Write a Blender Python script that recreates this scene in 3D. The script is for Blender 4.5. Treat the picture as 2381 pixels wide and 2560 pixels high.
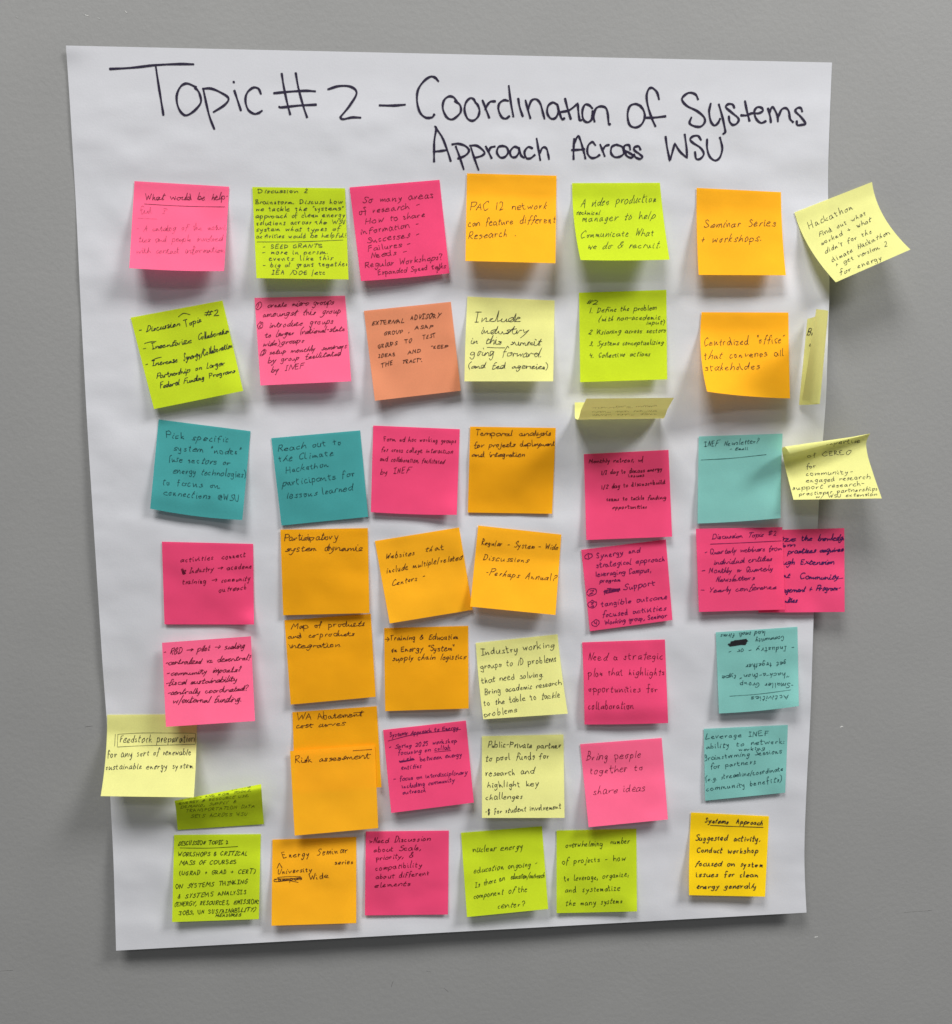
import bpy, math, random
import numpy as np
from mathutils import Matrix

scene = bpy.context.scene
COL = scene.collection
for o in list(bpy.data.objects):
    bpy.data.objects.remove(o)

# ------------------------------------------------------------------ camera
W, H = 2381.0, 2560.0                       # the photograph's own pixels
FOC = 0.9347342873                          # focal length in picture widths
R = np.array([[0.9966955653, 0.0185433960, -0.0790828210],
              [-0.0805860170, 0.1035952017, -0.9913495489],
              [-0.0101903865, 0.9944466686, 0.1047472165]])
Z0 = 1.50                                   # height of the sheet's centre above the floor
CAM = np.array([-0.0537665638, -0.7707140026, 0.0843689335 + Z0])
cam = bpy.data.cameras.new('camera')
cam.sensor_fit = 'HORIZONTAL'
cam.sensor_width = 36.0
cam.lens = FOC * 36.0
cam.clip_start = 0.01
cam.clip_end = 60
co = bpy.data.objects.new('camera', cam)
COL.objects.link(co)
m = Matrix([list(R[i]) + [CAM[i]] for i in range(3)] + [[0, 0, 0, 1]])
co.matrix_world = m
scene.camera = co

# ------------------------------------------------------------------ light
world = bpy.data.worlds.new('World')
scene.world = world
world.use_nodes = True
bg = world.node_tree.nodes['Background']
bg.inputs[0].default_value = (0.96, 0.98, 1.0, 1)
bg.inputs[1].default_value = 0.125


def lamp(name, loc, sx, sy, power, col=(1, 0.992, 0.975), rot=(0, 0, 0)):
    l = bpy.data.lights.new(name, 'AREA')
    l.shape = 'RECTANGLE'
    l.size, l.size_y, l.energy, l.color = sx, sy, power, col
    o = bpy.data.objects.new(name, l)
    o.location, o.rotation_euler = loc, rot
    COL.objects.link(o)
    return o


# two ceiling panels near the wall and one weaker one deeper in the room
lamp('ceiling_light', (-0.60, -1.65, 4.05), 1.15, 0.95, 84.0)
lamp('ceiling_light', (2.10, -1.75, 3.75), 1.15, 1.05, 127.0)
lamp('ceiling_light', (-0.3, -4.2, 4.05), 2.4, 0.8, 36.0, (1, 0.995, 0.985))
scene.view_settings.view_transform = 'Standard'
scene.view_settings.look = 'None'
scene.view_settings.exposure = 0.0
scene.view_settings.gamma = 1.0

# ------------------------------------------------------------------ helpers


def at(px, py, d):
    """photo pixel + distance from the wall (m) -> point in the room"""
    px, py, d = np.broadcast_arrays(np.asarray(px, float), np.asarray(py, float), np.asarray(d, float))
    x = (px - W / 2) / W
    y = -(py - H / 2) / W
    v = np.stack([x / FOC, y / FOC, -np.ones_like(x)], -1) @ R.T
    t = (-d - CAM[1]) / v[..., 1]
    return CAM + v * t[..., None]


_rng = np.random.RandomState(5)
_GR = [_rng.rand(64, 64) * 2 - 1 for _ in range(6)]


def vn(x, y, k=0):
    g = _GR[k % 6]
    xi, yi = np.floor(x).astype(int), np.floor(y).astype(int)
    fx, fy = x - xi, y - yi
    fx, fy = fx * fx * fx * (fx * (fx * 6 - 15) + 10), fy * fy * fy * (fy * (fy * 6 - 15) + 10)
    a, b = g[xi % 64, yi % 64], g[(xi + 1) % 64, yi % 64]
    c, d = g[xi % 64, (yi + 1) % 64], g[(xi + 1) % 64, (yi + 1) % 64]
    return (a * (1 - fx) + b * fx) * (1 - fy) + (c * (1 - fx) + d * fx) * fy


def ss(a, b, x):
    t = np.clip((x - a) / (b - a), 0, 1)
    return t * t * (3 - 2 * t)


def sheet_smooth(px, py):
    """how far the flip chart sheet stands off the wall, mm, by place on the sheet"""
    x, y = np.asarray(px) / 1.2877, np.asarray(py) / 1.2877
    d = 1.6 + 5.0 * ss(350, 1100, y) + 9.0 * np.clip((y - 1330) / 500, 0, 1.2) ** 2.2
    d = d + 15.0 * ss(1330, 1600, x) * np.exp(-((y - 680) / 200.0) ** 2)
    d = d + 5.0 * ss(1350, 1600, x) * np.exp(-((y - 1300) / 260.0) ** 2)
    d = d - 3.0 * ss(420, 200, x) * ss(900, 1500, y)
    return d


def sheet_wrinkle(px, py):
    x, y = np.asarray(px) / 1.2877, np.asarray(py) / 1.2877
    w = 0.85 * vn(x / 330 + 3, y / 74 + 1, 0) + 0.20 * vn(x / 90 + 9, y / 34, 1)
    w = w + 0.42 * vn(x / 60 + 5, y / 230 + 7, 2) * ss(300, 600, y)
    w = w + 0.55 * vn((x + y) / 130 + 5, (y - x) / 80 + 30, 3) * ss(150, 330, y)
    w = w + 0.05 * vn(x / 22, y / 16, 4)
    return w * ss(88, 240, y) * 1.4


# ------------------------------------------------------------------ materials


def node(nt, t, **kw):
    n = nt.nodes.new(t)
    for k, v in kw.items():
        setattr(n, k, v)
    return n


def paper_mat(name, col, trans=0.26, var=0.05, bump=0.10, rough=0.85, fibre=900.0):
    mt = bpy.data.materials.new(name)
    mt.use_nodes = True
    nt = mt.node_tree
    nt.nodes.clear()
    out = node(nt, 'ShaderNodeOutputMaterial')
    pr = node(nt, 'ShaderNodeBsdfPrincipled')
    pr.inputs['Roughness'].default_value = rough
    pr.inputs['Specular IOR Level'].default_value = 0.25
    tr = node(nt, 'ShaderNodeBsdfTranslucent')
    mx = node(nt, 'ShaderNodeMixShader')
    mx.inputs[0].default_value = trans
    geo = node(nt, 'ShaderNodeNewGeometry')
    n1 = node(nt, 'ShaderNodeTexNoise')
    n1.inputs['Scale'].default_value = 55.0
    n1.inputs['Detail'].default_value = 4
    n2 = node(nt, 'ShaderNodeTexNoise')
    n2.inputs['Scale'].default_value = fibre
    n2.inputs['Detail'].default_value = 3
    nt.links.new(geo.outputs['Position'], n1.inputs['Vector'])
    nt.links.new(geo.outputs['Position'], n2.inputs['Vector'])
    add = node(nt, 'ShaderNodeMath', operation='ADD')
    nt.links.new(n1.outputs['Fac'], add.inputs[0])
    nt.links.new(n2.outputs['Fac'], add.inputs[1])
    mr = node(nt, 'ShaderNodeMapRange')
    mr.inputs['From Min'].default_value = 0.6
    mr.inputs['From Max'].default_value = 1.4
    mr.inputs['To Min'].default_value = 1 - var
    mr.inputs['To Max'].default_value = 1 + var
    nt.links.new(add.outputs[0], mr.inputs['Value'])
    sc = node(nt, 'ShaderNodeVectorMath', operation='SCALE')
    sc.inputs[0].default_value = col
    nt.links.new(mr.outputs['Result'], sc.inputs['Scale'])
    nt.links.new(sc.outputs['Vector'], pr.inputs['Base Color'])
    nt.links.new(sc.outputs['Vector'], tr.inputs['Color'])
    bp = node(nt, 'ShaderNodeBump')
    bp.inputs['Strength'].default_value = bump
    bp.inputs['Distance'].default_value = 0.0006
    nt.links.new(n2.outputs['Fac'], bp.inputs['Height'])
    nt.links.new(bp.outputs['Normal'], pr.inputs['Normal'])
    nt.links.new(pr.outputs[0], mx.inputs[1])
    nt.links.new(tr.outputs[0], mx.inputs[2])
    nt.links.new(mx.outputs[0], out.inputs['Surface'])
    return mt


def ink_mat(name, col, clear=0.12, vary=0.25):
    mt = bpy.data.materials.new(name)
    mt.use_nodes = True
    nt = mt.node_tree
    pr = nt.nodes['Principled BSDF']
    out = nt.nodes['Material Output']
    pr.inputs['Base Color'].default_value = (*col, 1)
    pr.inputs['Roughness'].default_value = 0.6
    pr.inputs['Specular IOR Level'].default_value = 0.2
    tp = node(nt, 'ShaderNodeBsdfTransparent')
    mx = node(nt, 'ShaderNodeMixShader')
    geo = node(nt, 'ShaderNodeNewGeometry')
    n1 = node(nt, 'ShaderNodeTexNoise')
    n1.inputs['Scale'].default_value = 420.0
    nt.links.new(geo.outputs['Position'], n1.inputs['Vector'])
    mr = node(nt, 'ShaderNodeMapRange')
    mr.inputs['From Min'].default_value = 0.35
    mr.inputs['From Max'].default_value = 0.7
    mr.inputs['To Min'].default_value = clear
    mr.inputs['To Max'].default_value = min(1.0, clear + vary)
    nt.links.new(n1.outputs['Fac'], mr.inputs['Value'])
    nt.links.new(mr.outputs['Result'], mx.inputs[0])
    nt.links.new(pr.outputs[0], mx.inputs[1])
    nt.links.new(tp.outputs[0], mx.inputs[2])
    nt.links.new(mx.outputs[0], out.inputs['Surface'])
    return mt


def wall_mat():
    mt = bpy.data.materials.new('painted_wall')
    mt.use_nodes = True
    nt = mt.node_tree
    pr = nt.nodes['Principled BSDF']
    pr.inputs['Roughness'].default_value = 0.62
    pr.inputs['Specular IOR Level'].default_value = 0.3
    geo = node(nt, 'ShaderNodeNewGeometry')
    a = node(nt, 'ShaderNodeTexNoise')
    a.inputs['Scale'].default_value = 210.0
    a.inputs['Detail'].default_value = 3
    a.inputs['Roughness'].default_value = 0.55
    b = node(nt, 'ShaderNodeTexNoise')
    b.inputs['Scale'].default_value = 14.0
    b.inputs['Detail'].default_value = 5
    c = node(nt, 'ShaderNodeTexNoise')
    c.inputs['Scale'].default_value = 620.0
    c.inputs['Detail'].default_value = 2
    for n in (a, b, c):
        nt.links.new(geo.outputs['Position'], n.inputs['Vector'])
    rp = node(nt, 'ShaderNodeValToRGB')
    rp.color_ramp.elements[0].position = 0.3
    rp.color_ramp.elements[0].color = (0.297, 0.297, 0.293, 1)
    rp.color_ramp.elements[1].position = 0.7
    rp.color_ramp.elements[1].color = (0.313, 0.313, 0.308, 1)
    nt.links.new(b.outputs['Fac'], rp.inputs['Fac'])
    mm = node(nt, 'ShaderNodeMapRange')
    mm.inputs['From Min'].default_value = 0.25
    mm.inputs['From Max'].default_value = 0.75
    mm.inputs['To Min'].default_value = 0.97
    mm.inputs['To Max'].default_value = 1.03
    nt.links.new(c.outputs['Fac'], mm.inputs['Value'])
    sc = node(nt, 'ShaderNodeVectorMath', operation='SCALE')
    nt.links.new(rp.outputs['Color'], sc.inputs[0])
    nt.links.new(mm.outputs['Result'], sc.inputs['Scale'])
    nt.links.new(sc.outputs['Vector'], pr.inputs['Base Color'])
    bp = node(nt, 'ShaderNodeBump')
    bp.inputs['Strength'].default_value = 0.28
    bp.inputs['Distance'].default_value = 0.0009
    nt.links.new(a.outputs['Fac'], bp.inputs['Height'])
    nt.links.new(bp.outputs['Normal'], pr.inputs['Normal'])
    return mt


COLORS = {                                  # fluorescent papers return a little more red or yellow than falls on them
    'pink': (1.12, 0.170, 0.335), 'hot': (1.02, 0.085, 0.235), 'orange': (1.12, 0.535, 0.014),
    'deep': (1.02, 0.460, 0.005), 'lime': (0.640, 0.800, 0.020), 'pale': (0.90, 0.89, 0.330),
    'teal': (0.075, 0.420, 0.420), 'aqua': (0.260, 0.610, 0.560), 'tan': (0.88, 0.330, 0.170),
    'gold': (1.10, 0.740, 0.006),
}
PM = {k: paper_mat(k + '_note_paper', v) for k, v in COLORS.items()}
SHEET = paper_mat('white_sheet_paper', (0.695, 0.700, 0.738), trans=0.10, var=0.022, bump=0.12, fibre=700.0)
INK = {
    'black': ink_mat('black_ink', (0.020, 0.018, 0.022), 0.05, 0.22),
    'marker': ink_mat('navy_marker', (0.016, 0.010, 0.035), 0.0, 0.10),
    'pen': ink_mat('pen_ink', (0.025, 0.022, 0.028), 0.08, 0.25),
    'brown': ink_mat('brown_ink', (0.055, 0.020, 0.012), 0.05, 0.25),
    'red': ink_mat('dark_red_ink', (0.110, 0.006, 0.025), 0.04, 0.25),
    'plum': ink_mat('plum_ink', (0.120, 0.008, 0.075), 0.06, 0.22),
    'navy': ink_mat('navy_ink', (0.045, 0.008, 0.085), 0.0, 0.15),
    'faint': ink_mat('faint_ink', (0.300, 0.020, 0.060), 0.48, 0.30),
    'ghost': ink_mat('ghost_ink', (0.330, 0.250, 0.080), 0.50, 0.40),
    'olive': ink_mat('olive_ink', (0.035, 0.050, 0.010), 0.05, 0.25),
    'sea': ink_mat('dark_teal_ink', (0.010, 0.045, 0.055), 0.15, 0.28),
}
WALL = wall_mat()


def link_mesh(name, verts, faces, mat, parent=None, origin=None, smooth=True):
    me = bpy.data.meshes.new(name)
    v = np.asarray(verts, float)
    if origin is not None:
        v = v - np.asarray(origin)
    me.from_pydata(v.tolist(), [], faces)
    if smooth:
        me.polygons.foreach_set('use_smooth', [True] * len(me.polygons))
    me.materials.append(mat)
    me.update()
    o = bpy.data.objects.new(name, me)
    COL.objects.link(o)
    if parent is not None:
        o.parent = parent
    return o


def tag(o, label=None, cat=None, group=None, kind=None):
    for k, v in (('label', label), ('category', cat), ('group', group), ('kind', kind)):
        if v:
            o[k] = v


def slab_grid(P, Nn, thick):
    """closed thin slab from a grid of points P (r,c,3): front, back and rim"""
    r, c = P.shape[:2]
    gu = np.gradient(P, axis=1)
    gv = np.gradient(P, axis=0)
    n = np.cross(gu, gv)
    n /= np.linalg.norm(n, axis=-1, keepdims=True)
    back = P + n * thick * Nn
    fr, bk = P.reshape(-1, 3), back.reshape(-1, 3)
    o = r * c
    I = np.arange(o).reshape(r, c)
    a, b, d, e = I[:-1, :-1].ravel(), I[:-1, 1:].ravel(), I[1:, 1:].ravel(), I[1:, :-1].ravel()
    f = np.stack([a, e, d, b], 1).tolist()
    f += np.stack([a + o, b + o, d + o, e + o], 1).tolist()
    rim = list(I[0, :]) + list(I[1:, -1]) + list(I[-1, -2::-1]) + list(I[-2:0:-1, 0])
    rim = [int(q) for q in rim]
    verts = np.concatenate([fr, bk, fr[rim], bk[rim]])   # the cut edge has its own vertices, so it stays crisp
    b0, m_ = 2 * o, len(rim)
    for i in range(m_):
        k = (i + 1) % m_
        f.append([b0 + i, b0 + k, b0 + m_ + k, b0 + m_ + i])
    return verts, f


# ------------------------------------------------------------------ wall
def build_wall():
    # a plain vertical wall, finely creased plaster only in its material; runs well past the frame
    v = [(-2.5, 0, 0.0), (2.5, 0, 0.0), (2.5, 0, 3.0), (-2.5, 0, 3.0),
         (-2.5, 0.12, 0.0), (2.5, 0.12, 0.0), (2.5, 0.12, 3.0), (-2.5, 0.12, 3.0)]
    f = [(0, 1, 2, 3), (5, 4, 7, 6), (4, 0, 3, 7), (1, 5, 6, 2), (3, 2, 6, 7), (4, 5, 1, 0)]
    w = link_mesh('wall', v, f, WALL, smooth=False)
    tag(w, 'grey painted wall with a fine orange peel texture', kind='structure')
    return w


wall = build_wall()
lightm = paper_mat('chipped_paint', (0.62, 0.62, 0.60), 0.0, 0.1)
darkm = paper_mat('scuffed_paint', (0.175, 0.172, 0.168), 0.0, 0.15)


def wall_mark(pts, w, mat, name):
    """a small raised chip or scuff left in the paint (photo pixels, real relief 0.3 mm)"""
    pts = np.array(pts, float)
    rr = random.Random(int(pts[0][0]))
    t = np.linspace(0, len(pts) - 1, 9)
    cx = np.interp(t, range(len(pts)), pts[:, 0])
    cy = np.interp(t, range(len(pts)), pts[:, 1])
    dx, dy = np.gradient(cx), np.gradient(cy)
    L = np.hypot(dx, dy) + 1e-6
    nx, ny = -dy / L, dx / L
    verts, faces = [], []
    for i in range(9):
        s = w * (0.15 + math.sin(math.pi * i / 8)) * rr.uniform(0.4, 1.1)
        for k, (q, d) in enumerate(((-1, 0.0), (0, 0.0003), (1, 0.0))):
            p = at(cx[i] + nx[i] * q * s, cy[i] + ny[i] * q * s, d - 0.00004)
            verts.append(p)
    for i in range(8):
        for k in (0, 1):
            a = i * 3 + k
            faces.append((a, a + 1, a + 4, a + 3))
    link_mesh(name, verts, faces, mat, wall)


for p, w_ in (([(208, 35), (216, 38), (224, 41)], 1.6), ([(244, 44), (249, 47)], 1.5),
              ([(312, 26), (318, 33)], 1.2), ([(2101, 1819), (2106, 1816), (2109, 1819)], 2.0),
              ([(40, 42), (45, 44)], 1.2), ([(2036, 2344), (2046, 2342)], 1.2)):
    wall_mark(p, w_, lightm, 'paint_chip')
for p, w_ in (([(0, 2428), (14, 2427), (32, 2426)], 1.0), ([(212, 1817), (232, 1815)], 1.3),
              ([(978, 2468), (984, 2452)], 0.8), ([(1066, 2428), (1078, 2430)], 0.8),
              ([(1110, 2470), (1122, 2480)], 0.8), ([(2262, 2281), (2330, 2276)], 0.7)):
    wall_mark(p, w_, darkm, 'scuff_mark')

# ------------------------------------------------------------------ strokes
G = {}


def _glyphs():
    T = '''
a 9 8,8 6,10 3,10 0,6 1,1 4,0 7,4 8,9 8,9 8,3 10,0
b 9 1,20 0,1 0,1 0,7 4,10 7,8 8,4 5,0 1,1
c 7 6,9 4,10 1,8 0,5 1,1 4,0 7,1
d 10 8,8 5,10 1,8 0,4 2,0 5,0 8,6 9,20 9,20 8,5 10,0
e 8 0,5 5,6 7,8 5,10 2,9 0,5 0,2 3,0 8,1
f 7 9,17 7,20 4,18 3,10 2,-3|0,9 7,10
g 9 8,8 5,10 1,8 1,3 4,1 7,4 8,9 8,9 7,-5 4,-9 0,-6
h 9 1,20 0,0 0,0 2,7 5,10 8,7 9,0
i 3 1,10 1,2 3,0|1,15 2,14
j 5 4,10 3,-5 1,-8 -2,-6|4,15 5,14
k 8 1,20 0,0|7,10 1,5 1,5 8,0
l 3 1,20 1,3 3,0
m 13 0,10 0,0 0,0 2,8 4,10 6,8 6,0 6,0 8,8 10,10 12,8 13,0
n 9 0,10 0,0 0,0 3,8 5,10 8,8 9,0
o 9 5,10 2,9 0,5 2,0 5,0 8,4 7,9 4,10
p 9 1,10 0,-9|0,7 4,10 8,8 8,3 4,0 0,2
q 9 8,8 5,10 1,8 1,3 4,1 7,4 8,9 8,9 8,-9 10,-6
r 7 0,10 1,0 1,0 2,7 4,10 7,9
s 7 7,8 5,10 2,9 2,7 6,4 6,1 3,0 0,1
t 7 3,17 2,4 3,0 6,1|0,11 7,12
u 9 0,10 0,3 3,0 6,2 8,10 8,10 8,2 10,0
v 8 0,10 3,0 3,0 8,10
w 12 0,10 2,0 2,0 6,8 6,8 9,0 9,0 12,10
x 8 0,10 7,0|7,10 0,0
y 8 0,10 2,3 5,2 7,9|8,10 6,-2 3,-9 0,-8
z 8 0,10 7,10 7,10 0,0 0,0 8,0
A 11 0,0 5,18 5,18 11,0|2,7 9,7
B 10 1,18 1,0|0,18 6,18 8,14 6,10 1,9 1,9 8,8 10,4 7,0 0,0
C 10 10,15 7,18 2,15 0,8 2,1 6,0 10,3
D 10 1,18 1,0|0,18 6,17 10,10 7,2 0,0
E 10 9,18 1,17 1,17 1,0 1,0 10,1|1,9 8,10
F 10 10,18 1,17 1,17 1,0|1,9 8,10
G 11 10,15 7,18 2,15 0,8 3,1 7,0 10,4 10,8 10,8 6,8
H 11 1,18 1,0|10,18 10,0|1,9 10,9
I 7 0,18 8,18|4,18 3,0|0,0 7,0
J 9 3,18 10,18|7,18 7,3 4,0 0,3
K 10 1,18 1,0|9,18 1,8 1,8 10,0
L 9 1,18 0,0 0,0 9,1
M 13 0,0 2,18 2,18 7,5 7,5 12,18 12,18 13,0
N 10 0,0 1,18 1,18 9,0 9,0 10,18
O 11 6,18 2,16 0,9 3,0 7,0 11,8 10,15 5,18
P 10 1,18 1,0|0,17 7,18 10,14 7,9 1,8
Q 11 6,18 2,16 0,9 3,0 7,0 11,8 10,15 5,18|6,5 12,-2
R 10 1,18 1,0|0,17 7,18 9,14 6,10 1,9 1,9 10,0
S 9 9,15 6,18 2,16 2,12 8,7 8,2 4,0 0,2
T 11 0,18 12,18|6,18 5,0
U 10 0,18 1,4 4,0 8,2 10,18
V 10 0,18 5,0 5,0 10,18
W 15 0,18 4,0 4,0 8,13 8,13 11,0 11,0 15,18
X 10 0,18 10,0|10,18 0,0
Y 10 0,18 5,9 5,9|10,18 5,9 3,0
Z 10 0,18 10,18 10,18 0,0 0,0 10,0
0 9 5,17 1,13 1,4 4,0 8,4 8,13 4,17
1 4 1,17 2,0
2 9 1,14 4,17 8,14 6,8 0,0 0,0 9,1
3 8 1,16 5,17 7,13 3,9 3,9 8,6 6,1 0,1
4 9 2,17 0,8 0,8 8,8|7,15 7,0
5 9 8,17 2,17 2,17 1,10 1,10 6,10 8,5 5,0 0,1
- 7 0,7 7,8
. 2 0,0 1,1
, 3 2,2 2,0 0,-4
: 2 0,1 1,0|0,8 1,7
? 7 0,14 3,18 7,15 5,10 3,7 3,5|3,0 4,1
' 2 1,18 0,14
" 5 1,18 0,14|4,18 3,14
( 5 5,21 1,14 1,4 4,-4
) 5 0,21 4,14 4,4 0,-4
/ 7 7,20 0,-4
& 10 9,2 3,12 5,17 7,14 0,5 3,0 7,3 9,8
+ 9 4,13 4,3|0,8 8,8
# 12 4,18 2,2|9,18 7,2|0,13 12,14|0,6 11,7
@ 13 9,9 6,10 4,7 5,4 9,5 9,10 9,4 12,5 12,11 7,14 1,10 1,3 6,-1 12,1
$ 9 8,15 4,17 1,14 7,8 6,2 1,3|5,20 3,-3|6,19 4,-3
> 20 0,8 19,9|14,13 19,9 19,9 14,4
^ 6 0,0 3,7 3,7 6,0
_ 12 0,0 12,0
'''
    for ln in T.strip().split('\n'):
        ch, wd, rest = ln.split(' ', 2)
        G[ch] = (float(wd), [np.array([[float(q) for q in p.split(',')] for p in s.split()]) for s in rest.split('|')])
    th = np.linspace(0.4, 2 * math.pi + 0.6, 14)
    for ch, dg in zip('①②③④', '1234'):
        w, st = G[dg]
        circ = np.stack([8 + 8.5 * np.cos(th), 7 + 9.5 * np.sin(th)], 1)
        G[ch] = (17, [circ] + [s * [0.75, 0.65] + [8 - w * 0.37, 1.6] for s in st])


_glyphs()


def smooth_stroke(P, n=5):
    """Catmull-Rom through the points; a doubled point is a sharp corner"""
    segs, cur = [], [P[0]]
    for i in range(1, len(P)):
        if np.allclose(P[i], P[i - 1], atol=1e-6):
            segs.append(cur)
            cur = [P[i]]
        else:
            cur.append(P[i])
    segs.append(cur)
    out = []
    for s in segs:
        s = np.array(s)
        if len(s) < 2:
            continue
        if len(s) == 2:
            q = np.linspace(0, 1, n)[:, None]
            r = s[0] * (1 - q) + s[1] * q
        else:
            e = np.vstack([2 * s[0] - s[1], s, 2 * s[-1] - s[-2]])
            r = []
            for i in range(1, len(e) - 2):
                a, b, c, d = e[i - 1:i + 3]
                for t in np.linspace(0, 1, n, endpoint=False):
                    r.append(0.5 * (2 * b + (c - a) * t + (2 * a - 5 * b + 4 * c - d) * t * t + (3 * b - a - 3 * c + d) * t ** 3))
            r.append(e[-2])
            r = np.array(r)
        out.append(r if not out else r[1:])
    return np.vstack(out)


ALT = {'a': (9, [[(7, 9), (3, 9), (0, 5), (2, 0), (5, 2), (7, 8), (7, 8), (8, 1), (10, 1)]]),
       'n': (9, [[(0, 9), (1, 0), (1, 0), (4, 8), (6, 7), (7, 1), (9, 1)]]),
       'r': (6, [[(0, 9), (1, 0), (1, 0), (3, 8), (6, 8)]]),
       's': (6, [[(6, 9), (3, 10), (1, 8), (5, 4), (4, 0), (0, 1)]]),
       't': (7, [[(3, 15), (3, 4), (4, 0), (6, 0)], [(0, 10), (7, 11)]]),
       'm': (13, [[(0, 9), (1, 0), (1, 0), (3, 8), (5, 7), (6, 1), (6, 1), (8, 8), (10, 7), (11, 1), (13, 1)]]),
       'u': (9, [[(0, 9), (1, 1), (4, 0), (7, 8), (7, 8), (8, 0), (10, 1)]]),
       'o': (8, [[(4, 9), (1, 8), (1, 2), (4, 0), (7, 4), (5, 9), (8, 9)]]),
       'h': (9, [[(2, 19), (0, 0), (0, 0), (4, 8), (6, 6), (8, 0)]]),
       'y': (9, [[(0, 9), (3, 2), (3, 2), (8, 10), (8, 10), (4, -3), (1, -9)]])}
ALT = {k: (w, [np.array(q, float) for q in st]) for k, (w, st) in ALT.items()}


def layout(text, p0, p1, xh, rng, slant=0.12, jit=0.88, join=False, hand=(0.8, 0.9, 0.4)):
    """lay a string of stroke glyphs between two points; hand = (letter width, small letter height, share of alternates)"""
    gw, low, alt = hand
    x = 0.0
    strokes = []
    prev_end = None
    bl = 0.0
    for ch in text:
        if ch == ' ':
            x += 11.0 + rng.uniform(-1.5, 2.5)
            prev_end = None
            bl *= 0.4
            continue
        w, st = G[ch]
        if ch in ALT and rng.random() < alt:
            w, st = ALT[ch]
        sc = rng.uniform(0.86, 1.14)
        sx = gw * rng.uniform(0.82, 1.2)
        hl = low * (rng.uniform(0.72, 1.0) if join and ch in 'nmuvwreaosc' else 1.0)
        bl = (bl + rng.uniform(-0.7, 0.7)) * 0.8
        lean = rng.gauss(0, 0.10)
        first = True
        for s in st:
            q = s.copy()
            jx = np.array([[rng.gauss(0, jit), rng.gauss(0, jit)] for _ in range(len(q))])
            for i in range(1, len(q)):
                if np.allclose(s[i], s[i - 1]):
                    jx[i] = jx[i - 1]
            q = q + jx * 0.85
            if ch.islower():
                q[:, 1] = np.where(q[:, 1] <= 10, q[:, 1] * hl, q[:, 1] - 10 * (1 - hl))
            q[:, 0] = q[:, 0] * sx + q[:, 1] * lean
            q[:, 1] = q[:, 1] * sc + bl
            q[:, 0] += x
            if first:
                if join and prev_end is not None and ch.islower():
                    a, b = prev_end, q[0]
                    if -0.5 < b[0] - a[0] < 11 and a[1] < 7:
                        strokes.append(np.array([a, [(a[0] + b[0]) / 2, min(a[1], b[1]) + 0.15 * abs(b[1] - a[1])], b]))
                prev_end = q[-1] if ch.islower() and ch not in 'gjpqyk' else None
                first = False
            strokes.append(q)
        x += w * sx + (2.4 if join else 3.6) + rng.uniform(-0.8, 1.0)
    tot = x - 3.4
    p0, p1 = np.array(p0, float), np.array(p1, float)
    d = p1 - p0
    L = np.hypot(*d)
    d /= L
    up = np.array([d[1], -d[0]])
    kx, ky = L / max(tot, 1), xh / 10.0
    ph = rng.uniform(0, 6)
    res = []
    for s in strokes:
        s = smooth_stroke(s, 5)
        yy = s[:, 1] + 0.7 * np.sin(s[:, 0] * 0.035 + ph)
        X = s[:, 0] * kx + s[:, 1] * ky * slant
        res.append(p0 + X[:, None] * d + (yy * ky)[:, None] * up)
    return res


def ribbons(strokes, width, surf, rng, taper=0.55):
    """strokes in pixels -> one flat ink ribbon mesh lying on a surface"""
    V, F = [], []
    base = 0
    for s in strokes:
        keep = [0]
        for i in range(1, len(s)):
            if np.hypot(*(s[i] - s[keep[-1]])) > 0.35:
                keep.append(i)
        if len(keep) < 2:
            s = np.array([s[0] - [width * 0.3, 0], s[0] + [width * 0.3, 0]])
        else:
            s = s[keep]
        t = np.gradient(s, axis=0)
        L = np.hypot(t[:, 0], t[:, 1])[:, None] + 1e-9
        t = t / L
        e0, e1 = s[0] - t[0] * width * 0.35, s[-1] + t[-1] * width * 0.35
        s = np.vstack([e0, s, e1])
        t = np.vstack([t[0], t, t[-1]])
        n = np.stack([-t[:, 1], t[:, 0]], 1)
        k = len(s)
        ph = rng.uniform(0, 6)
        wv = width * (1 + 0.16 * np.sin(np.arange(k) * 0.55 + ph)) * 0.5
        wv[0] *= taper
        wv[-1] *= taper
        a, b = s + n * wv[:, None], s - n * wv[:, None]
        P = surf(np.vstack([a, b]))
        if P is None:
            continue
        pts, ok = P
        good = ok[:k] & ok[k:]
        V.append(pts)
        for i in range(k - 1):
            if good[i] and good[i + 1]:
                F.append((base + i, base + i + 1, base + k + i + 1, base + k + i))
        base += 2 * k
    if not F:
        return None
    return np.vstack(V), F


# ------------------------------------------------------------------ the sheet
S = 1.28772
LE = np.array([(128, 88), (134.4, 178), (139.8, 269), (147, 386), (157, 600), (169, 820), (183, 1040), (201, 1320),
               (207, 1387), (214, 1548), (220, 1656), (224, 1790), (225.5, 1846)]) * S
RE = np.array([(1616, 121), (1612, 215), (1608, 330), (1609, 440), (1611.5, 550), (1610, 601), (1607, 690), (1605, 773),
               (1599, 841), (1590, 984), (1580, 1200), (1578, 1272), (1574, 1394), (1567, 1516), (1562, 1638),
               (1562.5, 1698), (1566.5, 1772)]) * S


def edge(E, v):
    s = np.concatenate([[0], np.cumsum(np.hypot(*np.diff(E, axis=0).T))])
    s /= s[-1]
    x, y = np.interp(v, s, E[:, 0]), np.interp(v, s, E[:, 1])
    return np.stack([x, y], -1)


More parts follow.
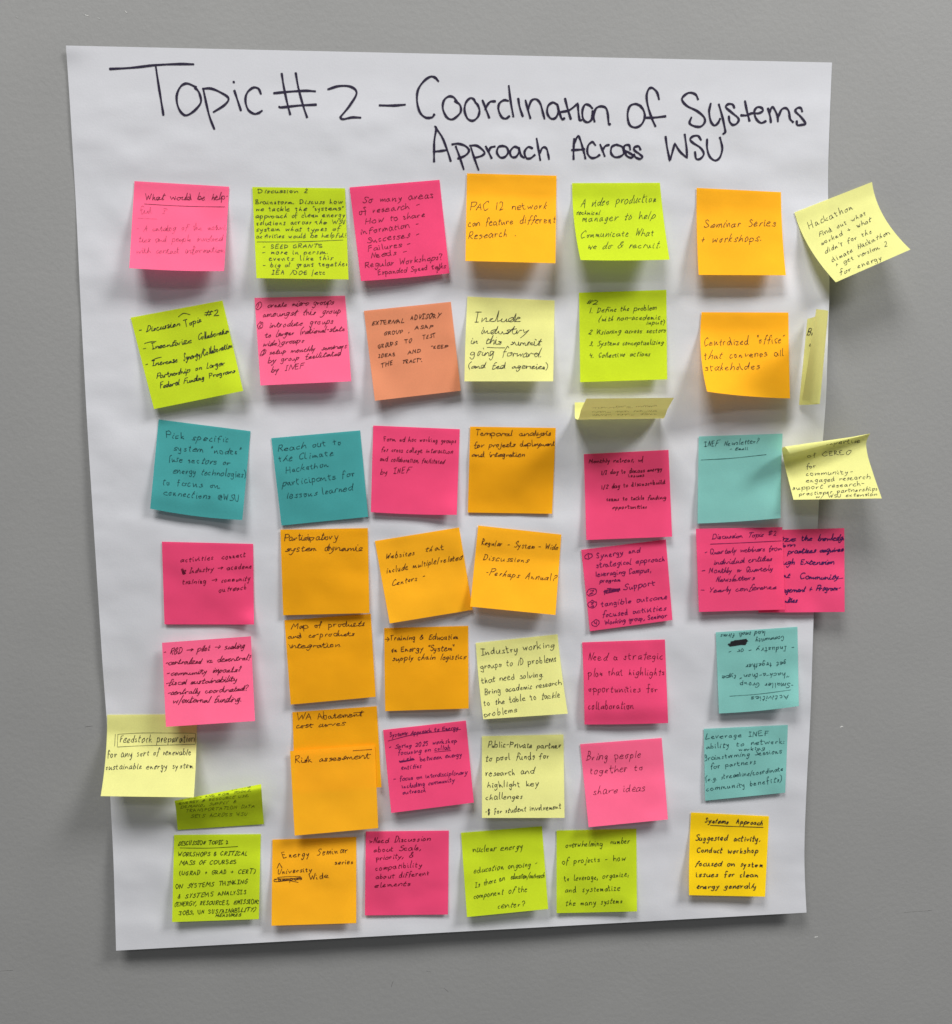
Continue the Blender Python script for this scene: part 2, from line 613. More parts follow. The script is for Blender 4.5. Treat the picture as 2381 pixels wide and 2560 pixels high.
def build_sheet():
    nr, nc = 300, 230
    v = np.linspace(0, 1, nr)
    u = np.linspace(0, 1, nc)
    le, re = edge(LE, v), edge(RE, v)
    for k in (0, 1):                         # soften the traced edges
        for E in (le, re):
            q = np.pad(E[:, k], 8, mode='reflect', reflect_type='odd')
            E[:, k] = np.convolve(q, np.ones(17) / 17, 'same')[8:-8]
    P = le[:, None, :] * (1 - u)[None, :, None] + re[:, None, :] * u[None, :, None]
    # the paper's own slight waviness along top and bottom edge
    d = sheet_smooth(P[..., 0], P[..., 1]) + sheet_wrinkle(P[..., 0], P[..., 1])
    # curl of the lower left corner and the loose top left one
    d = d + 2.5 * np.exp(-(((P[..., 0] - 165) / 60) ** 2 + ((P[..., 1] - 113) / 40) ** 2))
    pts = at(P[..., 0], P[..., 1], d / 1000.0)
    root = bpy.data.objects.new('flip_chart_sheet', None)
    root.location = at(1100, 135, 0.0015)
    COL.objects.link(root)
    tag(root, 'large white flip chart sheet hung on the grey wall, covered in sticky notes', 'flip chart sheet')
    V, F = slab_grid(pts, 1, 0.00012)
    link_mesh('sheet_paper', V, F, SHEET, root, root.location)
    return root


sheet = build_sheet()


def on_sheet(p):
    d = sheet_smooth(p[:, 0], p[:, 1]) + sheet_wrinkle(p[:, 0], p[:, 1])
    q = at(p[:, 0], p[:, 1], d / 1000.0)
    t = CAM - q
    q = q + t / np.linalg.norm(t, axis=1)[:, None] * 0.00035
    return q, np.ones(len(p), bool)


T1, T2, T3, T0 = (260, 130, .3245), (1000, 170, .30287), (1540, 190, .30287), (150, 90, .5408)
TITLE = [
    ('Topic', T1, ['45,128 220,118 400,98 580,90 690,92', '400,115 425,280 445,400 458,482',
                   '710,268 640,240 590,265 560,340 575,430 625,485 690,455 745,390 740,330 720,290 700,275',
                   '765,280 790,400 815,500 850,590', '762,280 830,280 910,315 960,355 930,405 845,460',
                   '1005,295 1030,370 1055,447', '998,230 1003,228', '1210,320 1190,280 1150,272 1105,310 1090,370 1110,440 1155,473 1190,468 1218,450']),
    ('#', T1, ['1370,165 1385,260 1410,380 1435,478', '1478,160 1500,280 1535,410 1565,500',
               '1310,315 1430,303 1550,296 1628,300', '1350,420 1370,424 1500,410 1635,403']),
    ('2', T0, ['1240,245 1290,230 1345,233 1372,262 1340,320 1295,375 1295,375 1310,383 1350,375 1390,376']),
    ('-', T0, ['1478,319 1540,320 1596,316']),
    ('Coordination', T2, ['318,105 290,75 250,70 195,110 150,180 142,270 165,360 210,405 265,405 285,380',
                          '470,275 445,240 405,232 365,265 355,330 385,400 430,422 480,390 505,350 495,300 455,270',
                          '625,285 610,255 580,247 545,285 535,350 560,415 605,432 645,400 658,350 645,305 620,275',
                          '683,265 705,320 738,408', '706,340 725,300 750,275 788,272',
                          '895,268 860,263 822,290 815,340 840,400 875,415 905,395', '900,145 915,270 938,398',
                          '978,250 990,320 1015,395', '1038,265 1055,330 1078,412', '1060,340 1085,270 1125,255 1160,290 1180,360 1195,415',
                          '1300,300 1265,282 1225,310 1218,370 1250,415 1290,405 1310,350 1300,295 1320,370 1340,420 1360,412',
                          '1365,250 1385,330 1412,418', '1332,360 1400,345 1470,290 1470,290 1475,360 1485,425 1500,428',
                          '1590,330 1565,305 1530,300 1508,350 1515,420 1550,445 1585,420 1592,350 1600,400 1608,440',
                          '1600,400 1615,340 1650,315 1700,325 1718,380 1725,458 1738,460']),
    ('of', T3, ['210,245 160,228 115,250 98,320 115,400 165,422 215,395 240,335 230,280 200,240',
                '358,190 340,130 300,95 270,110 255,170 270,260 300,350 328,412', '245,342 320,340 412,330']),
    ('Systems', T3, ['680,190 660,150 610,135 565,160 548,195 590,245 670,285 728,335 735,380 700,415 645,410 610,385 625,340',
                     '785,225 772,290 785,370 815,405 845,385 862,350', '852,232 880,330 900,420 905,460 888,475',
                     '980,260 965,232 930,230 910,255 960,300 1015,350 1000,390 965,400 940,370 935,330',
                     '1068,205 1085,290 1105,368', '1035,322 1080,322 1125,305 1180,305 1215,285 1205,260 1170,255 1145,290 1160,350 1200,385 1240,370',
                     '1258,265 1275,330 1282,380', '1270,300 1290,255 1310,270 1335,325 1340,372', '1345,330 1370,275 1405,262 1430,290 1440,350 1465,378',
                     '1540,290 1530,262 1500,262 1485,290 1530,335 1568,390 1540,400 1500,402 1495,370']),
    ('Approach', T2, ['290,480 300,500 285,600 283,700 283,770', '300,495 350,570 390,670 420,765', '278,688 340,682 385,675',
                      '462,645 490,720 528,833', '432,628 480,622 540,640 572,680 540,720 480,745',
                      '588,655 615,740 650,838', '578,638 640,640 698,690 680,720 615,740',
                      '710,645 735,695 758,742', '735,690 750,655 785,645',
                      '850,640 815,650 802,695 830,735 870,730 895,690 880,650 845,640',
                      '985,660 945,648 910,690 925,730 960,730 985,690 985,655 1000,715 1025,738',
                      '1095,660 1060,650 1030,690 1045,740 1080,742 1115,715',
                      '1130,580 1145,670 1160,758', '1155,700 1180,655 1210,660 1225,710 1232,750']),
    ('Across', T2, ['1440,582 1435,670 1435,750', '1440,620 1460,575 1478,562 1500,620 1520,690 1533,745', '1420,675 1480,672 1525,668',
                    '1615,635 1590,608 1555,640 1550,700 1580,738 1620,735 1650,715', '1655,630 1675,680 1692,725', '1680,665 1700,640 1728,632',
                    '1785,630 1750,650 1745,700 1775,732 1820,728 1850,700 1838,650 1790,630']),
    ('oss', T3, ['0,575 0,575 0,575', '120,605 110,568 75,572 68,605 110,630 145,655 125,672 90,655 80,628',
                 '205,605 190,578 155,585 155,610 195,640 220,665 200,682 165,668 150,645']),
    ('WSU', T3, ['412,498 425,590 448,698 448,698 470,620 488,553 488,553 530,620 590,675 590,675 585,590 570,480',
                 '705,525 680,492 640,495 615,520 640,550 700,590 728,640 700,680 665,680 655,625',
                 '755,520 755,590 775,660 820,695 860,670 880,600 868,530 860,505']),
]
rt = random.Random(3)
for word, (cx, cy, k), strs in TITLE:
    st = []
    for s in strs:
        p = np.array([[float(a) for a in q.split(',')] for q in s.split()])
        if np.ptp(p[:, 0]) + np.ptp(p[:, 1]) < 0.5:
            continue
        st.append(smooth_stroke(p * k + [cx, cy], 7))
    wd = 5.3 if word in ('Approach', 'Across', 'oss', 'WSU') else 5.5
    r = ribbons(st, wd, on_sheet, rt, 0.72)
    if word == '-':
        nm, lb = 'title_dash', 'dash between the two halves of the title'
    else:
        nm, lb = 'title_lettering', 'black marker lettering "%s"' % word
    o = link_mesh(nm, r[0], r[1], INK['marker'], sheet, sheet.location, False)
    o['label'] = lb

# ------------------------------------------------------------------ sticky notes
CR = {'A3': (300, 420, .3245), 'A4': (850, 420, .3245), 'A5': (1400, 420, .3245), 'A6': (1900, 420, .4425),
      'B1': (340, 1020, .3245), 'B2': (900, 1020, .3245), 'B3': (1420, 980, .4110), 'B4': (230, 1560, .3245),
      'B5': (680, 1520, .3245), 'B6': (1160, 1520, .3245), 'B7': (1640, 1520, .3925), 'B8': (400, 1950, .43267),
      'C1': (1120, 2040, .28123), 'C2': (1900, 1000, .30176)}


class Patch:
    def __init__(s, crop, corners, z=0.9, lift=(8, 8), kink=0.17, pw=1.28, lm=(0, 0), rm=(0, 0), bm=(0, 0), curl=None,
                 tip=0.0, seed=1, wave=0.55):
        cx, cy, k = crop
        s.c = [np.array(c, float) * k + [cx, cy] for c in corners]
        s.lm, s.rm, s.bm = [np.array(q, float) * k for q in (lm, rm, bm)]
        s.z, s.lift, s.kink, s.pw, s.curl, s.tip, s.seed, s.wave = z, lift, kink, pw, curl, tip, seed, wave

    def pix(s, u, v):
        TL, TR, BR, BL = s.c
        u, v = u[..., None], v[..., None]
        p = (TL * (1 - u) + TR * u) * (1 - v) + (BL * (1 - u) + BR * u) * v
        vv = 4 * v * (1 - v)
        return p + s.lm * vv * (1 - u) + s.rm * vv * u + s.bm * 4 * u * (1 - u) * v

    def dep(s, u, v, p):
        t = np.clip((v - s.kink) / (1 - s.kink), 0, 1)
        g = np.sqrt(t * t + 0.0016) - 0.04
        g = g ** s.pw if s.pw != 1 else g
        L = s.lift[0] * (1 - u) + s.lift[1] * u
        d = s.z + L * (g - s.tip * ss(0.72, 1.0, v) * (v - 0.72))
        w = s.wave * (vn(u * 2.2 + s.seed * 3.7, v * 2.6 + s.seed * 1.3, 2) + 0.4 * vn(u * 5 + s.seed, v * 4 + s.seed * 2.1, 3))
        d = d + (w + s.wave) * ss(0.05, 0.4, v) * 1.3
        if s.curl:
            for (cu, cv, a, rad) in s.curl:
                d = d + a * np.exp(-((u - cu) ** 2 + (v - cv) ** 2) / rad ** 2)
        hug = 1 - ss(1.5, 9.0, d)                # where the note touches the sheet it follows its waves
        return (d + sheet_smooth(p[..., 0], p[..., 1]) + sheet_wrinkle(p[..., 0], p[..., 1]) * hug) / 1000.0

    guess = (0.5, 0.5)

    def xyz(s, u, v):
        p = s.pix(u, v)
        return at(p[..., 0], p[..., 1], s.dep(u, v, p))

    def inv(s, q):
        u = np.full(len(q), s.guess[0])
        v = np.full(len(q), s.guess[1])
        for _ in range(9):
            p = s.pix(u, v)
            e = 1e-4
            pu, pv = (s.pix(u + e, v) - p) / e, (s.pix(u, v + e) - p) / e
            det = pu[:, 0] * pv[:, 1] - pu[:, 1] * pv[:, 0]
            det = np.where(np.abs(det) < 1e-6, 1e-6, det)
            r = q - p
            du = (r[:, 0] * pv[:, 1] - r[:, 1] * pv[:, 0]) / det
            dv = (pu[:, 0] * r[:, 1] - pu[:, 1] * r[:, 0]) / det
            u = np.clip(u + np.clip(du, -.3, .3), -0.3, 1.3)
            v = np.clip(v + np.clip(dv, -.3, .3), -0.3, 1.3)
        return u, v

    def ink(s, q):
        u, v = s.inv(q)
        p = s.pix(u, v)
        ok = (np.hypot(*(p - q).T) < 0.5) & (u > 0.004) & (u < 0.996) & (v > 0.004) & (v < 0.996)
        w = at(q[:, 0], q[:, 1], s.dep(u, v, p))
        t = CAM - w
        return w + t / np.linalg.norm(t, axis=1)[:, None] * 0.00028, ok


def crint(T, A, t):
    """Catmull-Rom interpolation of rows A at parameters T"""
    T, A = np.array(T, float), np.array(A, float)
    M = np.gradient(A, T, axis=0)
    i = np.clip(np.searchsorted(T, t, 'right') - 1, 0, len(T) - 2)
    h = (T[i + 1] - T[i])[..., None]
    x = ((t - T[i])[..., None]) / h
    return ((2 * x ** 3 - 3 * x ** 2 + 1) * A[i] + (x ** 3 - 2 * x ** 2 + x) * h * M[i]
            + (-2 * x ** 3 + 3 * x ** 2) * A[i + 1] + (x ** 3 - x ** 2) * h * M[i + 1])


class Curled(Patch):
    """a note given by rulings: parameter, end A (px, py, mm), end B (px, py, mm)"""
    def __init__(s, crop, T, rows, across=False, guess=(0.5, 0.5), seed=1, wave=0.2):
        cx, cy, k = crop
        s.T = T
        s.A = [[a[0] * k + cx, a[1] * k + cy, a[2], b[0] * k + cx, b[1] * k + cy, b[2]] for a, b in rows]
        s.across, s.guess, s.seed, s.wave = across, guess, seed, wave

    def both(s, u, v):
        a, b = (u, v) if s.across else (v, u)
        r = crint(s.T, s.A, np.clip(a, -0.1, 1.1))
        b = b[..., None]
        return r[..., :3] * (1 - b) + r[..., 3:] * b

    def pix(s, u, v):
        return s.both(u, v)[..., :2]

    def dep(s, u, v, p):
        d = s.both(u, v)[..., 2]
        w = s.wave * vn(u * 3 + s.seed, v * 3 + s.seed * 2, 2)
        hug = 1 - ss(1.5, 9.0, d)
        return (d + w + 0.4 + sheet_smooth(p[..., 0], p[..., 1]) + sheet_wrinkle(p[..., 0], p[..., 1]) * hug) / 1000.0


GROUP = 'sticky notes stuck on the flip chart sheet'
sizes = []


def note(color, crop, patch, ink, width, label, lines, join=False, slant=0.12, jit=0.88, n=30, back_ink=None):
    c = CR[crop]
    seed = sum(map(ord, label))
    rng = random.Random(seed)
    patch.seed = (seed % 37) + 1
    width *= 0.76
    hand = (rng.uniform(0.70, 0.92), rng.uniform(0.82, 0.98), rng.choice((0.2, 0.5, 0.8)))   # each note its own writer
    tilt = rng.uniform(-0.05, 0.12)
    u, v = np.meshgrid(np.linspace(0, 1, n), np.linspace(0, 1, n))
    P = patch.xyz(u, v)
    root = bpy.data.objects.new('sticky_note', None)
    root.location = P[0, n // 2]
    COL.objects.link(root)
    tag(root, label, 'sticky note', GROUP)
    I = np.arange(n * n).reshape(n, n)
    F = np.stack([I[:-1, :-1].ravel(), I[1:, :-1].ravel(), I[1:, 1:].ravel(), I[:-1, 1:].ravel()], 1).tolist()
    link_mesh('note_paper', P.reshape(-1, 3), F, PM[color], root, root.location)
    L = lambda a, b: np.linalg.norm(a - b) * 1000
    sizes.append((label[:50], round(L(P[0, 0], P[0, -1])), round(L(P[-1, 0], P[-1, -1])),
                  round(np.linalg.norm(np.diff(P[:, 0], axis=0), axis=1).sum() * 1000),
                  round(np.linalg.norm(np.diff(P[:, -1], axis=0), axis=1).sum() * 1000)))
    for ln in lines:
        if ln[0] == '~':                       # ruled line / box / scribble: ('~', 'pts', width factor, ink)
            pts = np.array([[float(a) for a in q.split(',')] for q in ln[1].split()]) * c[2] + c[:2]
            nm = ln[4] if len(ln) > 4 else 'underline'
            st = [smooth_stroke(pts + np.array([[rng.gauss(0, .4), rng.gauss(0, .4)] for _ in pts]) * (nm == 'scribble'), 9)]
            r = ribbons(st, width * (ln[2] if len(ln) > 2 else 1), patch.ink, rng)
            if r:
                link_mesh(nm, r[0], r[1], INK[ln[3] if len(ln) > 3 and ln[3] else ink], root, root.location, False)
            continue
        text, x0, y0, x1, y1, xh = ln[:6]
        kk = ln[6] if len(ln) > 6 else ink
        p0 = (x0 * c[2] + c[0], y0 * c[2] + c[1])
        p1 = (x1 * c[2] + c[0], y1 * c[2] + c[1])
        st = layout(text, p0, p1, xh * c[2], rng, slant + tilt, jit, join, hand)
        r = ribbons(st, width, patch.ink, rng)
        if r:
            o = link_mesh('handwriting_line', r[0], r[1], INK[kk], root, root.location, False)
            o['label'] = 'handwritten "%s"' % text.replace('>', '→').replace('"', "'")
    return root


def N(color, crop, corners, lift, ink, width, label, lines, join=False, slant=0.12, jit=0.88, **kw):
    p = Patch(CR[crop], corners, lift=lift if isinstance(lift, tuple) else (lift, lift), **kw)
    return note(color, crop, p, ink, width, label, lines, join, slant, jit)


# ---- first row
N('pink', 'A3', [(112, 100), (842, 143), (803, 793), (72, 770)], (21, 19), 'red', 1.9,
  'pink sticky note asking what would be helpful, its lower lines in faint ink', [
      ('What would be help-', 195, 246, 835, 238, 27), ('~', '188,275 400,288 600,295 810,298', .8),
      ('ful ?', 155, 350, 345, 350, 26, 'faint'), ('~', '140,385 285,392', .7, 'faint'),
      ('- A catalog of the activi-', 125, 486, 825, 474, 25, 'faint'), ('ties and people involved', 145, 570, 790, 560, 25, 'faint'),
      ('with contact information', 125, 658, 800, 650, 24, 'faint')], join=True, bm=(0, 8), curl=[(1, 1, -3, .2)])
N('lime', 'A3', [(1020, 145), (1735, 155), (1762, 858), (1052, 848)], (15, 13), 'pen', 2.1,
  'lime sticky note headed Discussion 2, the most densely written one in the top row', [
      ('Discussion 2', 1065, 190, 1440, 187, 17), ('Brainstorm. Discuss how', 1045, 275, 1712, 272, 18),
      ('we tackle the "systems"', 1050, 330, 1725, 325, 18), ('approach of clean energy', 1045, 384, 1735, 372, 18),
      ('solutions across the WSU', 1052, 437, 1735, 427, 18), ('system what types of', 1050, 487, 1700, 480, 18),
      ('activities would be helpful?', 1052, 540, 1750, 530, 18), ('~', '1057,568 1400,566 1720,553', .8),
      ('- SEED GRANTS', 1100, 617, 1560, 612, 16), ('- more in person.', 1100, 665, 1600, 658, 18),
      ('events like this', 1150, 710, 1635, 708, 18), ("- big ol' grant together", 1100, 762, 1760, 750, 18),
      ('IEA /DOE /etc', 1170, 820, 1580, 817, 17)])
N('hot', 'A4', [(75, 148), (768, 90), (845, 810), (163, 870)], (9, 4), 'red', 2.0,
  'hot pink sticky note beginning So many areas of research, left of the PAC 12 note', [
      ('So many areas', 175, 268, 725, 228, 28), ('of research -', 148, 357, 620, 300, 26), ('How to share', 195, 432, 655, 370, 24),
      ('information -', 160, 512, 615, 446, 24), ('Successes -', 210, 574, 605, 524, 23), ('Failures -', 220, 637, 545, 597, 22),
      ('Needs -', 240, 692, 515, 657, 22), ('Regular Workshops?', 195, 768, 790, 704, 23),
      ('Expanded Speed talks', 295, 822, 815, 768, 19), ('?', 738, 808, 762, 803, 17)], slant=.2, bm=(0, 5))
N('orange', 'A4', [(980, 40), (1670, 58), (1662, 733), (967, 715)], (20, 20), 'brown', 2.0,
  'orange sticky note about the PAC 12 network, top row', [
      ('PAC 12 network', 1000, 325, 1590, 310, 33), ('can feature different', 990, 448, 1660, 415, 30),
      ('Research .', 990, 547, 1360, 522, 31)], slant=.25, kink=.22, pw=1.15)
N('lime', 'A5', [(95, 115), (772, 113), (847, 705), (160, 708)], (26, 24), 'olive', 2.0,
  'lime sticky note about a video production technical manager', [
      ('A video production', 160, 297, 740, 255, 36), ('technical', 122, 360, 305, 358, 19), ('manager to help', 175, 412, 730, 388, 31),
      ('Communicate What', 165, 535, 720, 515, 28), ('we do & recruit.', 215, 622, 775, 612, 28)], slant=.25,
  lm=(-17, 0), rm=(-6, 0), bm=(0, 5))
N('orange', 'A5', [(1055, 152), (1705, 185), (1743, 826), (1070, 823)], (15, 15), 'brown', 2.1,
  'orange sticky note reading Seminar Series + workshops', [
      ('Seminar Series', 1115, 458, 1660, 450, 32), ('+ workshops.', 1090, 578, 1555, 558, 32)], slant=.2, lm=(-6, 0), rm=(-8, 0))
N('pale', 'A6', [(197, 250), (635, 78), (852, 460), (430, 645)], (24, 30), 'pen', 1.9,
  'pale yellow sticky note headed Hackathon, tilted and half off the sheet at top right', [
      ('Hackathon', 280, 345, 530, 230, 20), ('Find out what', 335, 388, 600, 264, 15), ('worked + what', 350, 434, 632, 302, 15),
      ("didn't for the", 372, 483, 635, 364, 15), ('climate Hackathon', 408, 530, 735, 372, 15), ('+ get version 2', 432, 557, 720, 438, 15),
      ('for energy', 458, 604, 690, 512, 16)], lm=(-33, 0), rm=(-42, 4), kink=.15, pw=1.25)
# ---- second row
N('lime', 'A3', [(82, 1152), (790, 1020), (950, 1717), (262, 1857)], (7, 10), 'black', 2.4,
  'lime sticky note headed Discussion Topic #2, tilted, nearest the left edge of the sheet', [
      ('- Discussion', 145, 1270, 455, 1215, 25), ('Topic', 500, 1222, 625, 1182, 27), ('~', '450,1145 490,1118 540,1128', 1),
      ('#2', 650, 1150, 755, 1137, 27), ('- Incentivize', 175, 1410, 545, 1345, 24), ('~', '190,1350 235,1338 278,1335', 1),
      ('Collaboration', 600, 1325, 845, 1268, 25), ('- Increase', 198, 1532, 440, 1490, 24), ('~', '245,1482 280,1465 318,1456', 1),
      ('Synergy/Collaboration', 490, 1482, 865, 1385, 26), ('Partnership on Larger', 280, 1622, 800, 1520, 24),
      ('Federal Funding Programs', 310, 1697, 885, 1575, 23)], join=True, slant=.3, jit=.8, curl=[(.95, 1, 4, .25)])
N('pink', 'A3', [(1037, 1000), (1735, 983), (1783, 1643), (1083, 1675)], (13, 13), 'red', 2.0,
  'pink sticky note with three circled numbers, about creating micro groups', [
      ('① create micro groups', 1042, 1080, 1640, 1045, 25), ('amoungst this group', 1100, 1147, 1695, 1115, 27),
      ('② introduce groups', 1058, 1232, 1635, 1195, 26), ('to larger (national-state', 1118, 1302, 1725, 1250, 23),
      ('wide)groups', 1100, 1374, 1410, 1345, 24), ('③ setup monthly seminars', 1080, 1442, 1740, 1387, 22),
      ('by group facilitated', 1140, 1502, 1695, 1440, 22), ('by INEF', 1165, 1578, 1410, 1542, 22)], join=True, slant=.35)
N('tan', 'A4', [(185, 1100), (855, 1030), (932, 1715), (270, 1793)], (9, 6), 'brown', 2.3,
  'dull salmon orange sticky note about an external advisory group', [
      ('EXTERNAL', 245, 1212, 495, 1188, 17), ('ADVISORY', 545, 1170, 770, 1150, 19), ('GROUP ,', 338, 1285, 535, 1266, 14),
      ('ASAP', 580, 1243, 712, 1232, 14), ('GROUPS', 295, 1388, 440, 1362, 16), ('TO', 500, 1352, 550, 1342, 15),
      ('TEST', 640, 1318, 740, 1300, 15), ('IDEAS', 298, 1458, 425, 1445, 14), ('AND', 525, 1432, 620, 1418, 14),
      ('"KEEP', 700, 1392, 830, 1382, 12), ('THE', 318, 1537, 405, 1512, 16), ('TRACT".', 480, 1505, 635, 1488, 14)], slant=.3, jit=.8,
  curl=[(0, 1, 3, .25)])
N('pale', 'A4', [(983, 990), (1655, 1020), (1645, 1643), (960, 1643)], (17, 17), 'black', 2.1,
  'pale yellow sticky note about including industry in this summit', [
      ('Include', 1040, 1182, 1385, 1182, 38), ('industry', 1090, 1270, 1440, 1278, 34), ('in this summit', 1010, 1352, 1545, 1367, 31),
      ('~', '1135,1380 1200,1384 1272,1384', .9), ('going forward.', 1005, 1445, 1550, 1452, 34), ('(and fed agencies)', 990, 1542, 1595, 1547, 25)],
  join=True, slant=.2, lm=(-3, 0), kink=.2, pw=1.2)
N('lime', 'A5', [(148, 960), (822, 938), (828, 1628), (157, 1650)], (8, 9), 'olive', 2.1,
  'lime sticky note with a numbered list from Define the problem to Collective actions', [
      ('#2', 205, 1047, 290, 1050, 21), ('1. Define the problem', 230, 1115, 745, 1088, 21), ('(with non-academic', 300, 1180, 770, 1162, 20),
      ('input)', 668, 1204, 810, 1200, 19), ('2 Visioning across sectors', 222, 1278, 815, 1264, 19),
      ('3. Systems conceptualizing', 230, 1368, 800, 1357, 20), ('4. Collective actions', 230, 1460, 695, 1447, 19)], slant=.2)
N('orange', 'A5', [(1093, 1110), (1762, 1113), (1775, 1775), (1135, 1722)], (22, 13), 'brown', 2.0,
  'orange sticky note about a centralized office, its lower left corner curling up', [
      ('Centralized "office"', 1115, 1370, 1730, 1342, 32), ('that convenes all', 1110, 1472, 1725, 1445, 31), ('stakeholdes', 1115, 1557, 1540, 1550, 30)],
  slant=.12, lm=(-27, 0), rm=(-2, 0), bm=(-12, 9), curl=[(0, 1, 9, .33)])
# note folded up and out from the sheet
fold = Curled(CR['A5'], [0, .10, .19, .25, .6, 1.0], [
    ((115, 1805, 1.0), (770, 1800, 1.0)), ((116, 1865, 1.5), (772, 1862, 1.5)), ((118, 1925, 5), (778, 1918, 5)),
    ((130, 1936, 11), (790, 1928, 11)), ((165, 1862, 36), (832, 1855, 33)), ((205, 1776, 62), (880, 1770, 56))],
    guess=(.5, .62), wave=.1)
fn = note('pale', 'A5', fold, 'ghost', 1.8, 'pale yellow sticky note bent up off the sheet, showing its shaded underside', [
    ('mmm~_'.replace('~', '-'), 245, 1852, 560, 1846, 11), ('m-_ mmnm', 440, 1842, 745, 1838, 11), ('mnm_ mwn nm_mm', 250, 1884, 750, 1876, 12),
    ('nmmm mnn_ mmm', 250, 1908, 740, 1900, 11)], join=True, n=26)
for ch in list(fn.children):
    if ch.name.startswith('handwriting'):
        ch['label'] = 'illegible writing showing through the folded note'
# note rolled over on itself near the right edge of the sheet
roll = Curled(CR['A6'], [0, .15, .3, .42, .55, .75, 1.0], [
    ((270, 851, 1), (222, 1338, 2)), ((292, 846, 4), (246, 1338, 4)), ((330, 832, 12), (285, 1337, 7)),
    ((374, 812, 24), (327, 1334, 15)), ((388, 807, 38), (340, 1333, 22)), ((362, 801, 47), (305, 1325, 25)), ((320, 797, 51), (240, 1310, 24))],
    across=True, guess=(.1, .3), wave=.15)
note('pale', 'A6', roll, 'black', 2.4, 'narrow pale yellow sticky note rolled over on itself, beside the right edge of the sheet', [
    ('Br', 265, 945, 302, 947, 20), ('4', 276, 1016, 298, 1016, 16)], n=30)
# ---- third row
N('teal', 'B1', [(175, 88), (883, 178), (820, 863), (110, 775)], (8, 9), 'sea', 2.0,
  'dark teal sticky note beginning Pick specific system nodes, leftmost teal one', [
      ('Pick specific', 232, 226, 710, 262, 28), ('system "nodes"', 290, 328, 810, 355, 25), ('(use sectors or', 252, 408, 725, 442, 25),
      ('energy technologies)', 288, 500, 850, 534, 25), ('to focus on', 200, 590, 640, 614, 26), ('connections @WSU', 218, 668, 795, 718, 26)],
  slant=.1, bm=(0, 14), tip=1.2, curl=[(1, 1, 3, .3)])
N('teal', 'B1', [(1043, 232), (1728, 172), (1790, 838), (1122, 905)], (1.5, 2), 'sea', 2.0,
  'dark teal sticky note about reaching out to the climate hackathon participants', [
      ('Reach out to', 1095, 332, 1585, 278, 25), ('the Climate', 1100, 414, 1522, 364, 25), ('Hackathon', 1155, 502, 1480, 450, 25),
      ('participants for', 1130, 602, 1690, 522, 27), ('lessons learned', 1165, 697, 1675, 634, 26)], slant=.15)
N('hot', 'B2', [(103, 135), (770, 163), (747, 823), (85, 802)], (4, 5), 'red', 1.9,
  'hot pink sticky note about forming ad hoc working groups', [
      ('Form ad hoc working groups', 185, 252, 740, 267, 19), ('for cross college interaction', 165, 336, 715, 348, 19),
      ('and collaboration, facilitated', 155, 407, 650, 428, 19), ('by INEF', 160, 512, 385, 500, 23)], slant=.1, curl=[(1, 1, 3.5, .2)], bm=(0, 6))
N('deep', 'B2', [(850, 143), (1510, 153), (1482, 815), (832, 805)], (1, 1.2), 'brown', 2.1,
  'orange sticky note about temporal analysis, lying flat on the sheet', [
      ('Temporal analysis', 890, 212, 1465, 210, 24), ('for projects deployment', 880, 302, 1500, 290, 22), ('and integration', 865, 374, 1265, 372, 22)],
  join=True)
N('hot', 'B3', [(98, 378), (613, 352), (635, 880), (113, 900)], (6, 6), 'red', 2.4,
  'hot pink sticky note about a monthly retreat, in the shade of the folded note', [
      ('Monthly retreat, w/', 130, 434, 465, 420, 13), ('1/2 day to discuss energy', 205, 502, 572, 477, 13), ('issues', 372, 516, 465, 513, 10),
      ('1/2 day to discuss+build', 205, 590, 592, 557, 14), ('teams to tackle funding', 235, 662, 595, 650, 13), ('opportunities', 272, 710, 480, 706, 12)])
N('aqua', 'B3', [(797, 270), (1307, 253), (1295, 767), (790, 800)], (4, 9), 'sea', 2.0,
  'light teal sticky note headed INEF Newsletter, mostly blank', [
      ('INEF Newsletter?', 830, 332, 1160, 310, 17), ('- Email', 985, 354, 1095, 351, 10), ('~', '812,413 1000,402 1208,380', .9)], slant=.3,
  curl=[(1, .35, 2.5, .3), (1, 1, 5, .3)], bm=(0, 4), rm=(-3, 0))
cer = Curled(CR['C2'], [0, .05, .11, .20, .36, .65, 1.0], [
    ((250, 447, 24), (921, 277, 8)), ((216, 392, 27), (916, 279, 7)), ((188, 395, 17), (903, 300, 5)), ((190, 445, 5), (885, 345, 3)),
    ((203, 520, 4), (890, 430, 6)), ((240, 670, 13), (938, 600, 16)), ((280, 826, 26), (1012, 815, 30))], guess=(.5, .65), wave=.15)
note('pale', 'C2', cer, 'pen', 1.8, 'pale yellow sticky note about community-engaged research, its top edge curled over', [
    ('expertise', 550, 374, 835, 350, 20), ('of CEREO', 395, 477, 745, 447, 20), ('for', 390, 572, 465, 563, 22), ('community-', 385, 627, 770, 607, 21),
    ('engaged research', 390, 682, 915, 652, 20), ('support research-', 275, 742, 860, 708, 20), ('practioner partnerships', 330, 792, 975, 747, 18),
    ('w/ WSU extension', 465, 812, 970, 790, 15)], n=30)
